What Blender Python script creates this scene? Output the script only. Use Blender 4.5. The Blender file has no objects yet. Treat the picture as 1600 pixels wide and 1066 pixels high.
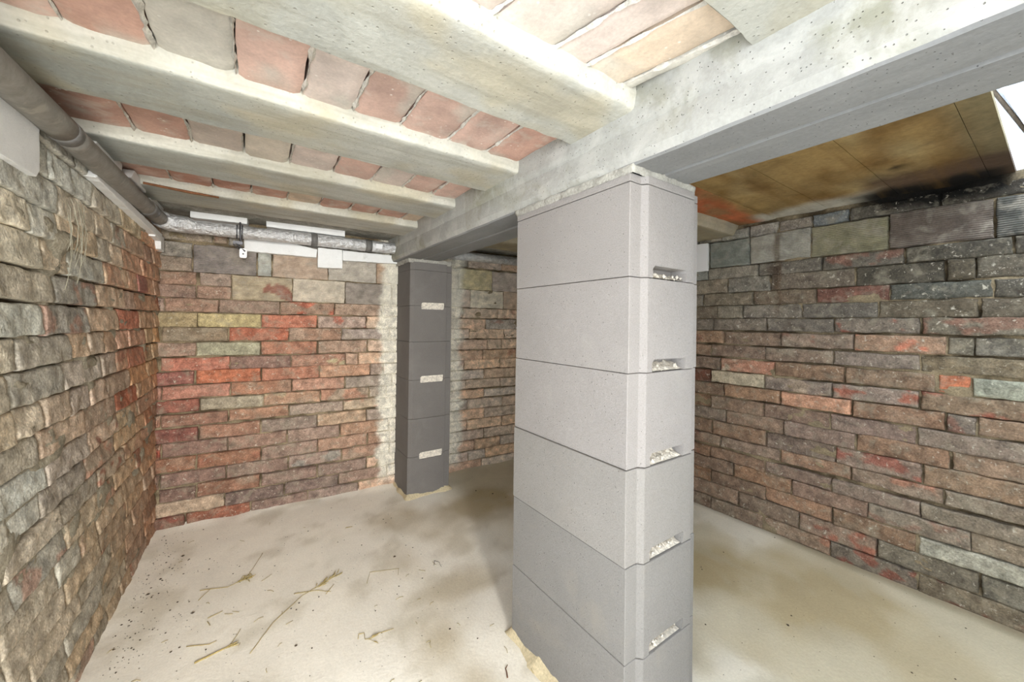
import bpy, bmesh, math, random
from mathutils import Vector, Matrix, noise

# ------------------------------------------------------------------ camera, world, lights, exposure
sc = bpy.context.scene
C = sc.collection
HC = 1.15
cam_d = bpy.data.cameras.new('camera'); cam = bpy.data.objects.new('camera', cam_d); C.objects.link(cam)
FPX = 595.47; SH = -30.76
YAW, PIT, ROL = 0.603072791, 0.00562260353, 0.0139228265
cy_, sy_ = math.cos(YAW), math.sin(YAW); cp_, sp_ = math.cos(PIT), math.sin(PIT); cr_, sr_ = math.cos(ROL), math.sin(ROL)
F = Vector((sy_*cp_, cy_*cp_, sp_)); Rt = Vector((cy_, -sy_, 0)); U = Rt.cross(F)
Rt2 = Rt*cr_ + U*sr_; U2 = U*cr_ - Rt*sr_
m = Matrix((( Rt2.x, U2.x, -F.x, 0), (Rt2.y, U2.y, -F.y, 0), (Rt2.z, U2.z, -F.z, HC), (0, 0, 0, 1)))
cam.matrix_world = m
cam_d.sensor_width = 36; cam_d.lens = FPX*36/1600
cam_d.shift_y = SH/1600
cam_d.clip_start = 0.02
sc.camera = cam
sc.view_settings.view_transform = 'Standard'; sc.view_settings.look = 'None'
sc.view_settings.gamma = 1; sc.view_settings.use_curve_mapping = False
sc.view_settings.exposure = 0.0

w = bpy.data.worlds.new('sky'); sc.world = w; w.use_nodes = True
bg = w.node_tree.nodes['Background']; bg.inputs[0].default_value = (0.80, 0.90, 1.0, 1); bg.inputs[1].default_value = 7.0

def area(name, loc, target, sx, sy, power, col):
    l = bpy.data.lights.new(name, 'AREA'); l.shape = 'RECTANGLE'; l.size = sx; l.size_y = sy
    l.energy = power; l.color = col
    o = bpy.data.objects.new(name, l); C.objects.link(o); o.location = loc
    o.rotation_euler = (Vector(target)-Vector(loc)).to_track_quat('-Z', 'Y').to_euler()
    return o
# daylight through the entrance behind the camera and the hatch, plus two added unseen fills
area('entrance_daylight', (-0.12, -2.3, 1.40), (0.2, 2.0, 0.5), 0.7, 1.2, 205, (1.0, 0.97, 0.92))
area('added_side_fill', (-1.9, -0.75, 1.35), (0.9, 1.3, 0.3), 1.1, 1.1, 19, (1.0, 0.97, 0.93))  # added area light out of view, brightens the pillar's left face
area('added_bounce_fill', (-0.02, -0.40, 1.15), (0.18, 0.25, 1.75), 0.22, 0.22, 2.2, (1.0, 0.97, 0.92))  # added unseen light aimed at the ceiling for soft fill
area('hatch_daylight', (1.85, -0.30, 2.42), (1.5, 0.9, 0.0), 1.2, 0.5, 17, (0.82, 0.91, 1.0))

# ------------------------------------------------------------------ helpers
def L(r, g, b):
    f = lambda c: (c/255/12.92) if c/255 <= .04045 else ((c/255+.055)/1.055)**2.4
    return (f(r), f(g), f(b))
def mixc(a, b, t): return tuple(x+(y-x)*t for x, y in zip(a, b))
def sst(a, b, x):
    t = min(1, max(0, (x-a)/(b-a))); return t*t*(3-2*t)
def nz(x, y, z=0.0): return noise.noise(Vector((x, y, z)))
def fr(x, y, z=0.0, o=3): return noise.fractal(Vector((x, y, z)), 0.9, 2.1, o)

class MB:
    def __init__(s): s.v=[]; s.f=[]; s.c=[]; s.m=[]
    def vert(s, p, col): s.v.append(tuple(p)); s.c.append(col); return len(s.v)-1
    def face(s, idx, mi=0): s.f.append(tuple(idx)); s.m.append(mi)
    def box(s, p0, p1, col=(.5,.5,.5), mi=0, T=None):
        x0,y0,z0=p0; x1,y1,z1=p1
        P=[(x0,y0,z0),(x1,y0,z0),(x1,y1,z0),(x0,y1,z0),(x0,y0,z1),(x1,y0,z1),(x1,y1,z1),(x0,y1,z1)]
        ids=[s.vert(T(Vector(p)) if T else p, col) for p in P]
        for q in ((0,3,2,1),(4,5,6,7),(0,1,5,4),(1,2,6,5),(2,3,7,6),(3,0,4,7)): s.face([ids[i] for i in q], mi)
    def tube(s, pts, rad, n=10, col=(.5,.5,.5), mi=0, caps=True, wob=0.0):
        rings=[]
        pts=[Vector(p) for p in pts]
        for i,p in enumerate(pts):
            d=(pts[min(i+1,len(pts)-1)]-pts[max(i-1,0)]).normalized()
            up=Vector((0,0,1)) if abs(d.z)<.9 else Vector((1,0,0))
            a=d.cross(up).normalized(); b=d.cross(a)
            r=rad[i] if isinstance(rad,(list,tuple)) else rad
            ring=[]
            for k in range(n):
                t=2*math.pi*k/n
                rr=r*(1+wob*nz(p.x*25+math.cos(t)*2, p.y*25+math.sin(t)*2, p.z*25))
                ring.append(s.vert(p+a*math.cos(t)*rr+b*math.sin(t)*rr, col))
            rings.append(ring)
        for A,B in zip(rings,rings[1:]):
            for k in range(n): s.face((A[k],A[(k+1)%n],B[(k+1)%n],B[k]),mi)
        if caps: s.face(rings[0][::-1],mi); s.face(rings[-1],mi)
    def build(s, name, mats, parent=None, smooth=True, fix=True, sharp=None):
        me=bpy.data.meshes.new(name); me.from_pydata(s.v,[],s.f)
        if not isinstance(mats,(list,tuple)): mats=[mats]
        for m in mats: me.materials.append(m)
        me.polygons.foreach_set('material_index', s.m)
        if smooth: me.polygons.foreach_set('use_smooth', [True]*len(s.f))
        a=me.color_attributes.new('Col','FLOAT_COLOR','POINT')
        buf=[]
        for c in s.c: buf.extend((c[0],c[1],c[2],1.0))
        a.data.foreach_set('color',buf)
        me.update()
        if fix:
            bm=bmesh.new(); bm.from_mesh(me); bmesh.ops.recalc_face_normals(bm,faces=bm.faces); bm.to_mesh(me); bm.free()
        if sharp: me.set_sharp_from_angle(angle=math.radians(sharp))
        o=bpy.data.objects.new(name,me); C.objects.link(o)
        if parent: o.parent=parent
        return o
def tag(o, label=None, cat=None, group=None, kind=None):
    if label: o['label']=label
    if cat: o['category']=cat
    if group: o['group']=group
    if kind: o['kind']=kind
    return o
def empty(name, loc=(0,0,0)):
    o=bpy.data.objects.new(name,None); C.objects.link(o); o.location=loc; o.empty_display_size=.05; return o
def attach(child, parent):
    child.parent=parent; child.location = Vector(child.location)-Vector(parent.location)

def bevel(o, wd, seg=2, ang=40):
    b=o.modifiers.new('bevel','BEVEL'); b.width=wd; b.segments=seg; b.limit_method='ANGLE'; b.angle_limit=math.radians(ang)
    for p in o.data.polygons: p.use_smooth=False
    return o

# ------------------------------------------------------------------ materials
def mat(name, base=None, rough=.9, metal=0.0, attr=True, mott=0.25, mscale=14, fine=.18, fscale=120, bump=.35, bscale=90, spots=None, grime=None, streak=None, pits=None, vcol=None, ridges=None):
    """base: fixed colour, or the mesh's own colour attribute"""
    M=bpy.data.materials.new(name); M.use_nodes=True; nt=M.node_tree; N=nt.nodes; K=nt.links
    bs=N['Principled BSDF']; bs.inputs['Roughness'].default_value=rough; bs.inputs['Metallic'].default_value=metal
    bs.inputs['Specular IOR Level'].default_value=.25
    tc=N.new('ShaderNodeTexCoord')
    def nzn(scale, det=4, dist=0.0, vec=None):
        n=N.new('ShaderNodeTexNoise'); n.inputs['Scale'].default_value=scale; n.inputs['Detail'].default_value=det; n.inputs['Roughness'].default_value=.6; n.inputs['Distortion'].default_value=dist
        K.new(vec or tc.outputs['Object'], n.inputs['Vector']); return n.outputs['Fac']
    def ramp(fac,a,b,v0=0,v1=1):
        r=N.new('ShaderNodeMapRange'); r.inputs['From Min'].default_value=a; r.inputs['From Max'].default_value=b; r.inputs['To Min'].default_value=v0; r.inputs['To Max'].default_value=v1
        K.new(fac,r.inputs['Value']); return r.outputs['Result']
    def mx(a,b,fac,mode='MIX'):
        x=N.new('ShaderNodeMix'); x.data_type='RGBA'; x.blend_type=mode
        for sck,val in ((x.inputs['A'],a),(x.inputs['B'],b),(x.inputs['Factor'],fac)):
            if isinstance(val,(int,float)): sck.default_value=val
            elif isinstance(val,tuple): sck.default_value=(*val[:3],1)
            else: K.new(val,sck)
        return x.outputs['Result']
    if base is None:
        at=N.new('ShaderNodeAttribute'); at.attribute_name='Col'; col=at.outputs['Color']
    else:
        rgb=N.new('ShaderNodeRGB'); rgb.outputs[0].default_value=(*base,1); col=rgb.outputs[0]
    def scale_by(col, fac):
        c=N.new('ShaderNodeCombineColor')
        for i in range(3): K.new(fac,c.inputs[i])
        return mx(col,c.outputs[0],1.0,'MULTIPLY')
    if mott: col=scale_by(col, ramp(nzn(mscale,5,.6),.3,.7,1-mott,1+mott))
    if fine: col=scale_by(col, ramp(nzn(fscale,3),.3,.7,1-fine,1+fine))
    for g in (grime or []):                 # (colour, scale, threshold a, b, amount)
        gc,gs,a,b,am=g
        col=mx(col,gc,ramp(nzn(gs,8,.4),a,b,0,am))
    if streak:                              # long thin streaks along one axis
        gc,sc3,a,b,am=streak
        mp=N.new('ShaderNodeMapping'); mp.inputs['Scale'].default_value=sc3; K.new(tc.outputs['Object'],mp.inputs['Vector'])
        col=mx(col,gc,ramp(nzn(1.0,5,.3,mp.outputs[0]),a,b,0,am))
    hts=[]
    if bump: hts.append((nzn(bscale,6),bump))
    if pits:                                # small holes: (scale, radius)
        v=N.new('ShaderNodeTexVoronoi'); v.inputs['Scale'].default_value=pits[0]; K.new(tc.outputs['Object'],v.inputs['Vector'])
        f=ramp(v.outputs['Distance'],pits[1]*.5,pits[1],0,1)
        hts.append((f,pits[2]))
        col=mx(scale_by(col,ramp(f,0,1,pits[3],1)),(0,0,0),0.0)
    if spots:                               # (colour, scale, radius, amount)
        v=N.new('ShaderNodeTexVoronoi'); v.inputs['Scale'].default_value=spots[1]; K.new(tc.outputs['Object'],v.inputs['Vector'])
        msk=ramp(v.outputs['Distance'],spots[2],spots[2]*.6,0,spots[3])
        mul=N.new('ShaderNodeMath'); mul.operation='MULTIPLY'; K.new(msk,mul.inputs[0]); K.new(ramp(nzn(7,3),.48,.6,0,1),mul.inputs[1])
        col=mx(col,spots[0],mul.outputs[0])
    if ridges:
        sp=N.new('ShaderNodeSeparateXYZ'); K.new(tc.outputs['Object'],sp.inputs[0])
        mul=N.new('ShaderNodeMath'); mul.operation='MULTIPLY'; K.new(sp.outputs[2],mul.inputs[0]); mul.inputs[1].default_value=ridges
        sn=N.new('ShaderNodeMath'); sn.operation='SINE'; K.new(mul.outputs[0],sn.inputs[0])
        hts.append((ramp(sn.outputs[0],-1,1),.5))
        mm=N.new('ShaderNodeMath'); mm.operation='MULTIPLY'; K.new(ramp(sn.outputs[0],.2,1),mm.inputs[0]); K.new(ramp(nzn(9,3),.45,.6),mm.inputs[1])
        col=mx(col,L(170,162,150),ramp(mm.outputs[0],0,1,0,.35))
    K.new(col,bs.inputs['Base Color'])
    nrm=None
    for h,s_ in hts:
        b=N.new('ShaderNodeBump'); b.inputs['Strength'].default_value=min(1,s_); b.inputs['Distance'].default_value=.004*max(1,s_)
        K.new(h,b.inputs['Height'])
        if nrm: K.new(nrm,b.inputs['Normal'])
        nrm=b.outputs['Normal']
    if nrm: K.new(nrm,bs.inputs['Normal'])
    return M

MORT = L(152,144,126)
m_brick = mat('brick', None, .92, mott=.34, mscale=24, fine=.30, fscale=150, bump=1.0, bscale=110,
              grime=[(L(150,142,124),17,.54,.70,.55),(L(70,60,50),9,.58,.75,.45),(L(200,192,174),60,.60,.70,.7),(L(52,44,36),38,.62,.74,.55)], spots=(L(205,198,182),95,.17,.3))
m_hollow = mat('hollow_clay_block', None, .9, mott=.22, mscale=18, fine=.15, fscale=140, bump=.4, bscale=110, ridges=720,
              grime=[(L(160,152,138),15,.52,.68,.5)])
m_mortar = mat('mortar', None, .95, mott=.3, mscale=18, fine=.25, fscale=170, bump=1.0, bscale=130)
m_joist = mat('joist_concrete', None, .92, mott=.18, mscale=5, fine=.08, fscale=90, bump=.45, bscale=60, streak=(L(150,146,132),(2.5,26,26),.48,.68,.55), grime=[(L(168,158,130),4,.5,.7,.45)], pits=(60,.16,.5,.8))
m_tile = mat('terracotta_ceiling_block', None, .88, mott=.16, mscale=9, fine=.08, fscale=130, bump=.35, bscale=60, grime=[(L(214,206,194),13,.52,.72,.55)], spots=(L(235,230,222),45,.16,.7))
m_tmort = mat('squeezed_mortar', L(205,200,190), .95, mott=.2, mscale=30, bump=1.0, bscale=120)
m_beamw = mat('limewashed_concrete', L(163,162,156), .93, mott=.10, mscale=7, fine=.06, fscale=120, bump=.5, bscale=50, grime=[(L(134,132,108),3.2,.52,.64,.6),(L(184,182,176),11,.5,.62,.6)], pits=(95,.13,.9,.7))
m_beamg = mat('grey_beam_concrete', L(128,128,127), .9, mott=.08, mscale=6, fine=.06, fscale=120, bump=.3, bscale=50, streak=(L(146,146,143),(16,1.5,16),.5,.7,.5), pits=(90,.11,.9,.8))
m_block = mat('concrete_block', L(147,142,138), .93, mott=.05, mscale=3, fine=.10, fscale=260, bump=.45, bscale=260, grime=[(L(166,161,154),5,.58,.72,.5)], pits=(70,.09,.9,.6))
m_blockd = mat('dark_concrete_block', L(112,108,104), .93, mott=.07, mscale=4, fine=.10, fscale=260, bump=.45, bscale=260, grime=[(L(124,120,116),6,.55,.7,.5)], pits=(70,.08,.9,.7))
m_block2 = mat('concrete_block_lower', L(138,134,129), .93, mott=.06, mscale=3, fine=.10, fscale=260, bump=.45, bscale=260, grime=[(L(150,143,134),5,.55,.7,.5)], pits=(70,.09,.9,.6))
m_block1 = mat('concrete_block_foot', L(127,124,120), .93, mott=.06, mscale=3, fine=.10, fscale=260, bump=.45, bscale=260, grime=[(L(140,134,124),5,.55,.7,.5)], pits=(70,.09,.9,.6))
m_plug = mat('rough_core_concrete', L(214,206,192), .95, mott=.25, mscale=60, bump=1.0, bscale=120)
m_floor = mat('screed_floor', None, .85, mott=.06, mscale=4, fine=.06, fscale=140, bump=.35, bscale=70)
m_slab = mat('stained_ceiling_slab', None, .9, mott=.28, mscale=5, fine=.12, fscale=60, bump=.35, bscale=40, streak=(L(120,92,50),(1.6,12,12),.5,.72,.45))
m_foam = mat('white_polystyrene', L(226,226,224), .85, mott=.04, mscale=20, fine=.04, fscale=300, bump=.35, bscale=260, grime=[(L(190,190,186),22,.62,.72,.5)])
m_pipe = mat('grey_plastic_pipe', L(128,124,117), .5, mott=.22, mscale=14, fine=.1, fscale=100, bump=.2, bscale=60, grime=[(L(165,158,145),26,.58,.7,.6)])
m_band = mat('pipe_socket_grey', L(105,103,100), .5, mott=.15)
m_foil = mat('crinkled_foil', L(214,214,214), .36, metal=.7, mott=.15, mscale=30, fine=.12, fscale=60, bump=6, bscale=26)
m_clamp = mat('zinc_steel', L(95,95,98), .45, metal=.7, mott=.2)
m_white = mat('white_plastic', L(235,235,235), .5, mott=0, fine=0, bump=0)
m_paint = mat('white_painted_masonry', L(232,235,238), .9, mott=.05, bump=.6, bscale=60, grime=[(L(170,172,168),25,.66,.72,.6)])
m_rust = mat('rusty_steel', L(110,74,50), .85, mott=.3, mscale=50)
m_grass = mat('dry_grass', L(165,148,98), .8, mott=.2, mscale=60, bump=0)
m_dark = mat('dark_dirt', L(72,62,50), .95, mott=.4, mscale=80)
m_web = mat('dusty_cobweb', L(150,145,128), 1.0, mott=.2, bump=0)
m_plain = mat('plain_render', L(170,162,145), .95, mott=.15)
m_grey = mat('grey_frame', L(150,155,160), .6, mott=.05)

# ------------------------------------------------------------------ brick walls
ROWS_R = [(1.684, 1.737, [0.607, 0.758, 0.909, 1.06, 1.212, 1.362]), (1.523, 1.674, [0.16, 0.467, 0.76, 1.057, 1.288]), (1.449, 1.511, [0.114, 0.413, 0.712, 1.008, 1.301]), (1.36, 1.442, [0.208, 0.287, 0.583, 0.945, 1.178]), (1.283, 1.351, [0.162, 0.459, 0.737, 1.031, 1.329]), (1.204, 1.274, [0.198, 0.499, 0.798, 1.091, 1.237]), (1.131, 1.197, [0.358, 0.662, 0.964, 1.263]), (1.047, 1.115, [0.21, 0.284, 0.585, 0.893, 1.196]), (0.969, 1.032, [0.361, 0.662, 0.967, 1.272]), (0.884, 0.952, [0.217, 0.312, 0.62, 0.919, 1.216]), (0.802, 0.87, [0.362, 0.668, 0.973, 1.276]), (0.726, 0.791, [0.201, 0.286, 0.591, 0.894, 1.193]), (0.641, 0.712, [0.371, 0.676, 0.975, 1.274]), (0.565, 0.634, [0.27, 0.575, 0.875, 1.179]), (0.477, 0.556, [0.352, 0.654, 0.959, 1.261]), (0.41, 0.468, [0.289, 0.591, 0.893, 1.207]), (0.331, 0.388, [0.358, 0.665, 0.968, 1.273]), (0.251, 0.32, [0.216, 0.529, 0.836, 1.134]), (0.172, 0.241, [0.365, 0.664, 0.963, 1.266]), (0.084, 0.163, [0.191, 0.498, 0.802, 1.104]), (0.002, 0.073, [0.365, 0.668, 0.97, 1.265])]
ROWS_B = [(1.59, 1.656, [-0.412, -0.176, -0.113, 1.408, 1.71]), (1.418, 1.568, [-0.267, 0.032, 0.109, 0.418, 0.72, 1.323, 1.624]), (1.272, 1.407, [-0.25, -0.089, 0.218, 0.52, 0.825, 1.429, 1.734]), (1.193, 1.261, [-0.384, -0.146, 0.153, 0.459, 0.765, 1.368, 1.681]), (1.107, 1.179, [-0.24, 0.058, 0.36, 0.657, 1.572]), (1.03, 1.098, [-0.099, 0.202, 0.503, 0.813, 1.426, 1.743]), (0.945, 1.016, [-0.244, 0.057, 0.363, 0.667, 1.588, 1.718]), (0.864, 0.931, [-0.391, -0.091, 0.217, 0.53, 0.608, 1.548, 1.859]), (0.788, 0.856, [-0.248, 0.064, 0.375, 0.687, 0.771, 1.391, 1.703]), (0.71, 0.777, [-0.387, -0.085, 0.222, 0.528, 0.835, 1.556]), (0.636, 0.698, [-0.224, 0.077, 0.383, 0.683, 0.794, 1.403, 1.711]), (0.561, 0.618, [-0.388, -0.095, 0.211, 0.52, 0.833, 1.559]), (0.475, 0.543, [-0.229, 0.066, 0.367, 0.666, 1.418, 1.733]), (0.393, 0.464, [-0.385, -0.095, 0.202, 0.504, 0.817, 1.567]), (0.311, 0.381, [-0.234, 0.069, 0.372, 0.676, 0.827, 1.418, 1.731]), (0.231, 0.299, [-0.099, 0.21, 0.517, 0.821, 1.572]), (0.152, 0.218, [-0.392, -0.233, 0.069, 0.374, 0.673, 1.485, 1.717]), (0.075, 0.14, [-0.104, 0.193, 0.5, 0.809, 1.429, 1.58]), (-0.003, 0.061, [-0.28, 0.023, 0.32, 0.623, 1.547, 1.857])]

class Plane:
    def __init__(s, P, D, flip):
        s.P=Vector((P[0],P[1],0)); s.D=Vector((D[0],D[1],0)).normalized(); s.N=Vector((-s.D.y,s.D.x,0))*(-1 if flip else 1)
    def at(s,u,v,w): return s.P+s.D*u+s.N*w+Vector((0,0,v))
WL=Plane((-.468,0),(.0215,1),True)      # left wall: u runs away from the camera
WB=Plane((0,2.745),(1,-.0655),True)     # back wall: u runs to the right
WR=Plane((2.441,0),(-.025,1),False)     # right wall: u runs away from the camera
WF=Plane((0,-1.0),(1,0),False)

def brick(mb, W, u0,u1,v0,v1, w0, colf, mi=0, seed=0, relief=.004, tiltu=0, tiltv=0, rot=0, round_=.008, deep=.06, step=.012, ru=1.0):
    rnd=random.Random(seed)
    def axis(a,b):
        n=max(2,int((b-a)/step)); ins=[0,.003,.009]
        mid=[a+.018+(b-a-.036)*i/n for i in range(n+1)]
        return [a+i for i in ins]+mid+[b-i for i in reversed(ins)]
    US=axis(u0,u1); VS=axis(v0,v1); uc=(u0+u1)/2; vc=(v0+v1)/2
    s1=rnd.random()*50
    if ru<1: US=[u for k,u in enumerate(US) if k not in (1,len(US)-2)]
    ids=[]
    for v in VS:
        row=[]
        for u in US:
            du=min(u-u0,u1-u); dv=min(v-v0,v1-v)
            # ragged outline
            eu=.0035*fr(v*30+s1,u*3,s1)*(1 if du<.012 else .3); ev=.0045*fr(u*14,v*4+s1,s1)*(1 if dv<.012 else .3)
            d=min(du/ru if ru<1 else du,dv)
            w=w0+tiltu*(u-uc)+tiltv*(v-vc)
            if d<round_: w-=round_*(1-math.sqrt(max(0,1-(1-d/round_)**2)))*(1.0+.5*nz(u*20,v*20,s1))
            w+=relief*fr(u*16,v*22,s1,4)
            row.append(mb.vert(W.at(u+eu, v+ev+rot*(u-uc), w), colf(u,v)))
        ids.append(row)
    for j in range(len(VS)-1):
        for i in range(len(US)-1): mb.face((ids[j][i],ids[j][i+1],ids[j+1][i+1],ids[j+1][i]),mi)
    loop=ids[0][:]+[r[-1] for r in ids[1:]]+ids[-1][-2::-1]+[r[0] for r in ids[-2:0:-1]]
    back=[]
    for k in loop:
        p=Vector(mb.v[k]); back.append(mb.vert(p-W.N*deep, mb.c[k]))
    n=len(loop)
    for k in range(n): mb.face((loop[k],back[k],back[(k+1)%n],loop[(k+1)%n]),mi)

def mortar_bed(mb, W, u0,u1,v0,v1, w0, amp, colf, mi, step=.016, holes=None):
    nu=int((u1-u0)/step); nv=int((v1-v0)/step); ids=[]
    for j in range(nv+1):
        v=v0+(v1-v0)*j/nv; row=[]
        for i in range(nu+1):
            u=u0+(u1-u0)*i/nu
            w=w0+amp*max(-1.2,min(1.2,1.7*fr(u*7,v*16,W.P.x+3,4)))
            if W is WL:                                   # lump of mortar smeared over the bricks
                q=math.hypot((u-1.55)/.10,(v-1.335)/.085)+.5*fr(u*14,v*14,2,4)
                w+=.034*(1-sst(.3,1.2,q))
            row.append(mb.vert(W.at(u,v,w),colf(u,v)))
        ids.append(row)
    for j in range(nv):
        for i in range(nu): mb.face((ids[j][i],ids[j][i+1],ids[j+1][i+1],ids[j+1][i]),mi)

def sampler(samples, power=3.0, neutral=0):
    """hue of the brickwork by place: nearest samples of the wall's own brick colours"""
    def f(u,v):
        tot=0; acc=[0,0,0]
        for (a,b,c) in samples:
            d=((u-a)**2+((v-b)*1.4)**2+.004)**(-power/2)
            tot+=d
            for i in range(3): acc[i]+=c[i]*d
        c=tuple(x/tot for x in acc)
        return desat(c,neutral*sst(2.6,1.6,u)) if neutral>.01 else (desat(c,.30,.94) if neutral else c)
    return f

ORANGE=L(186,96,54); RED=L(148,78,54)
def desat(c,t,k=1.0):
    g=.3*c[0]+.59*c[1]+.11*c[2]; g=(g*1.04,g*1.0,g*.86)
    return tuple(max(0,(x+(y-x)*t)*k) for x,y in zip(c,g))
def make_colf(base, seed, painted=None, orange_p=.15, patchcol=None, bright=1.12):
    _m=max(base)/max(1e-4,min(base)); _h=sst(3.5,11,_m)
    base=desat(base,.26+.18*_h,min(bright,.62/max(base))*(1-.16*_h))
    base=(base[0],base[1]*(1+.06*_h),base[2]*(1-.28*_h))
    if patchcol: patchcol=desat(patchcol,.28,.85)
    rnd=random.Random(seed); s=rnd.random()*40
    k=.80+.38*rnd.random()
    warm=rnd.uniform(-.10,.14)
    c0=(base[0]*k*(1+warm),base[1]*k,base[2]*k*(1-warm))
    pc = patchcol or desat(mixc(c0, ORANGE if rnd.random()<.6 else RED, .5),.2)
    has = patchcol is not None or rnd.random()<orange_p
    th=rnd.uniform(.05,.4) if has else 9
    dirt=rnd.uniform(.0,.5)
    def f(u,v):
        c=c0
        n=fr(u*9+s,v*13,s,3)
        c=mixc(c,pc,sst(th,th+.12,n)*.8)
        k2=1+.32*fr(u*26,v*34,s+3,3); c=tuple(max(0,x*k2) for x in c)
        n2=fr(u*7,v*10,7.7+s,4)
        c=mixc(c,mixc(base,MORT,.6),sst(.15,.5,n2)*dirt)
        if painted: c=painted(u,v,c)
        return c
    return f

def wall(name, W, rows, u0, u1, vtop, hollow, samp, specials, seed, w_out=.0, relief=.004, jit=.006, painted=None, mort_w=-.018, mort_amp=.012, bed_col=None, orange_p=.14, tiltv=0.0, gap=.010, step=.013, bright=1.12, ru=1.0, round_=.008):
    mb=MB(); rnd=random.Random(seed)
    bc=bed_col or (lambda u,v: mixc(MORT if W is WL else L(134,120,96),L(84,72,54),sst(.25,-.3,fr(u*7,v*16,W.P.x+3,4))*(1-(sst(.25,.05,math.hypot(u-1.55,v-1.335)) if W is WL else 0))))
    mortar_bed(mb,W,u0-.12,u1+.12,-.02,vtop,mort_w,mort_amp,(lambda u,v: painted(u,v,bc(u,v)) if painted else bc(u,v)),2)
    for ri,(a,b,js) in enumerate(rows):
        us=[j for j in js if u0<j<u1]
        # extend the bond past the measured joints
        while us and us[0]-.30>u0: us.insert(0,us[0]-.30-rnd.uniform(-.012,.012))
        while us and us[-1]+.30<u1: us.append(us[-1]+.30+rnd.uniform(-.012,.012))
        us=[u0]+us+[u1]
        for bi,(p,q) in enumerate(zip(us,us[1:])):
            if q-p<.03: continue
            s=seed*1000+ri*50+bi
            r2=random.Random(s)
            col=samp((p+q)/2,(a+b)/2); pc=None; op=orange_p
            for (su,sv,scol,mode) in specials:
                if p<=su<q and a-.006<=sv<=b+.006:
                    if mode=='all': col=desat(scol,.27,.84 if max(scol)/min(scol)>2.2 else .95); op=0
                    else: pc=scol
            colf=make_colf(col,s,painted,op,pc,bright(( p+q)/2,(a+b)/2) if callable(bright) else bright)
            g=gap*r2.uniform(.25,.9)
            hol=ri in hollow
            parts=[(a,b)]
            if hol and W is WB and q<-.08:                     # near the corner two brick courses stand in for one tall block
                parts=[(a,(a+b)/2-.005),((a+b)/2+.005,b)]; hol=False
            for pi,(a_,b_) in enumerate(parts):
                if pi: colf=make_colf(samp((p+q)/2,b_),s+7,painted,op,None,bright((p+q)/2,b_))
                brick(mb,W,p+g*.6+.014*pi,q-g*.6,a_-.003+r2.uniform(-.002,.002),b_+.003+r2.uniform(-.002,.002),w_out+r2.uniform(-jit,jit)*(0.6 if hol else 1),colf,1 if hol else 0,s+pi,
                  relief*(.5 if hol else 1),r2.uniform(-.02,.02)*(.1 if tiltv else 1),tiltv+r2.uniform(-.05,.05)*(0 if hol else 1),r2.uniform(-.008,.008),round_*(.6 if hol else r2.uniform(.6,1.2)),step=step,ru=ru)
    o=mb.build(name,[m_brick,m_hollow,m_mortar],fix=False)
    return tag(o,kind='structure')

S=lambda *a: a
# right wall: grey brown bricks, greener and darker towards the top near corner
samp_R=sampler([(1.3,1.6,L(150,146,135)),(.6,1.6,L(138,128,114)),(.1,1.6,L(108,104,94)),(1.2,1.3,L(132,124,108)),(.8,1.3,L(120,108,94)),(.3,1.35,L(112,108,94)),
  (1.2,1.0,L(140,112,92)),(.6,1.0,L(130,108,92)),(.2,1.0,L(118,110,92)),(1.2,.7,L(138,110,88)),(.6,.7,L(142,110,92)),(.2,.7,L(128,108,92)),(1.2,.3,L(138,108,86)),(.7,.3,L(144,112,92)),(.2,.3,L(130,116,98)),(.2,.1,L(120,108,88)),(1.0,.05,L(134,108,86)),(2.0,1.0,L(140,115,95)),(2.0,.4,L(140,115,95)),(2,1.6,L(150,140,125))])
sp_R=[S(.60,1.60,L(178,158,96),'all'),S(.30,1.6,L(140,124,116),'all'),S(.65,1.32,L(170,92,64),'all'),S(.42,1.08,L(186,142,112),'all'),S(.40,1.08,L(214,110,72),'p'),S(.38,1.16,L(150,72,50),'p'),
  S(.75,1.08,L(160,96,72),'p'),S(.26,.93,L(205,88,48),'all'),S(.47,.84,L(178,84,52),'p'),S(.25,.84,L(170,78,52),'p'),S(1.1,.92,L(218,128,84),'all'),S(1.2,.92,L(200,190,160),'p'),
  S(.74,.76,L(192,132,102),'all'),S(1.1,.84,L(176,164,138),'all'),S(1.33,1.0,L(186,128,80),'all'),S(1.35,.84,L(140,78,58),'all'),S(.7,.84,L(176,150,124),'p'),S(.9,1.60,L(158,158,150),'all'),S(1.15,1.6,L(152,150,132),'all'),
  S(.15,1.08,L(118,108,92),'all'),S(.1,.95,L(158,150,118),'all'),S(.42,.51,L(160,80,60),'p'),S(.25,.2,L(158,148,124),'all'),S(.5,.04,L(150,76,54),'p'),S(.15,.04,L(120,70,50),'p'),S(.8,.12,L(170,90,62),'p'),S(1.0,1.71,L(160,160,160),'all'),S(.83,1.71,L(150,126,105),'all'),S(.65,1.71,L(160,158,156),'all')]
def stain_R(u,v,c):
    # black mould below the ceiling, and a brown rust run
    n=fr(u*9,v*9,2.2,4)
    t=sst(1.66,1.73,v+.035*n)*sst(.06,.16,u)*(1-sst(.46,.60,u+.05*n))
    c=mixc(c,L(22,20,17),min(1,t*1.1))
    r=(1-sst(.008,.022,abs(u-.91+.02*nz(v*6,1.0))))*sst(1.15,1.3,v)*(1-sst(1.66,1.7,v))
    c=mixc(c,L(84,66,48),r*.7)
    d=(1-sst(.02,.05,math.hypot(u-.93,(v-1.46)*.8)))
    c=mixc(c,L(70,58,48),d*.75)
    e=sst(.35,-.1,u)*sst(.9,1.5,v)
    return mixc(c,tuple(x*.8 for x in c),e*.6)
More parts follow.
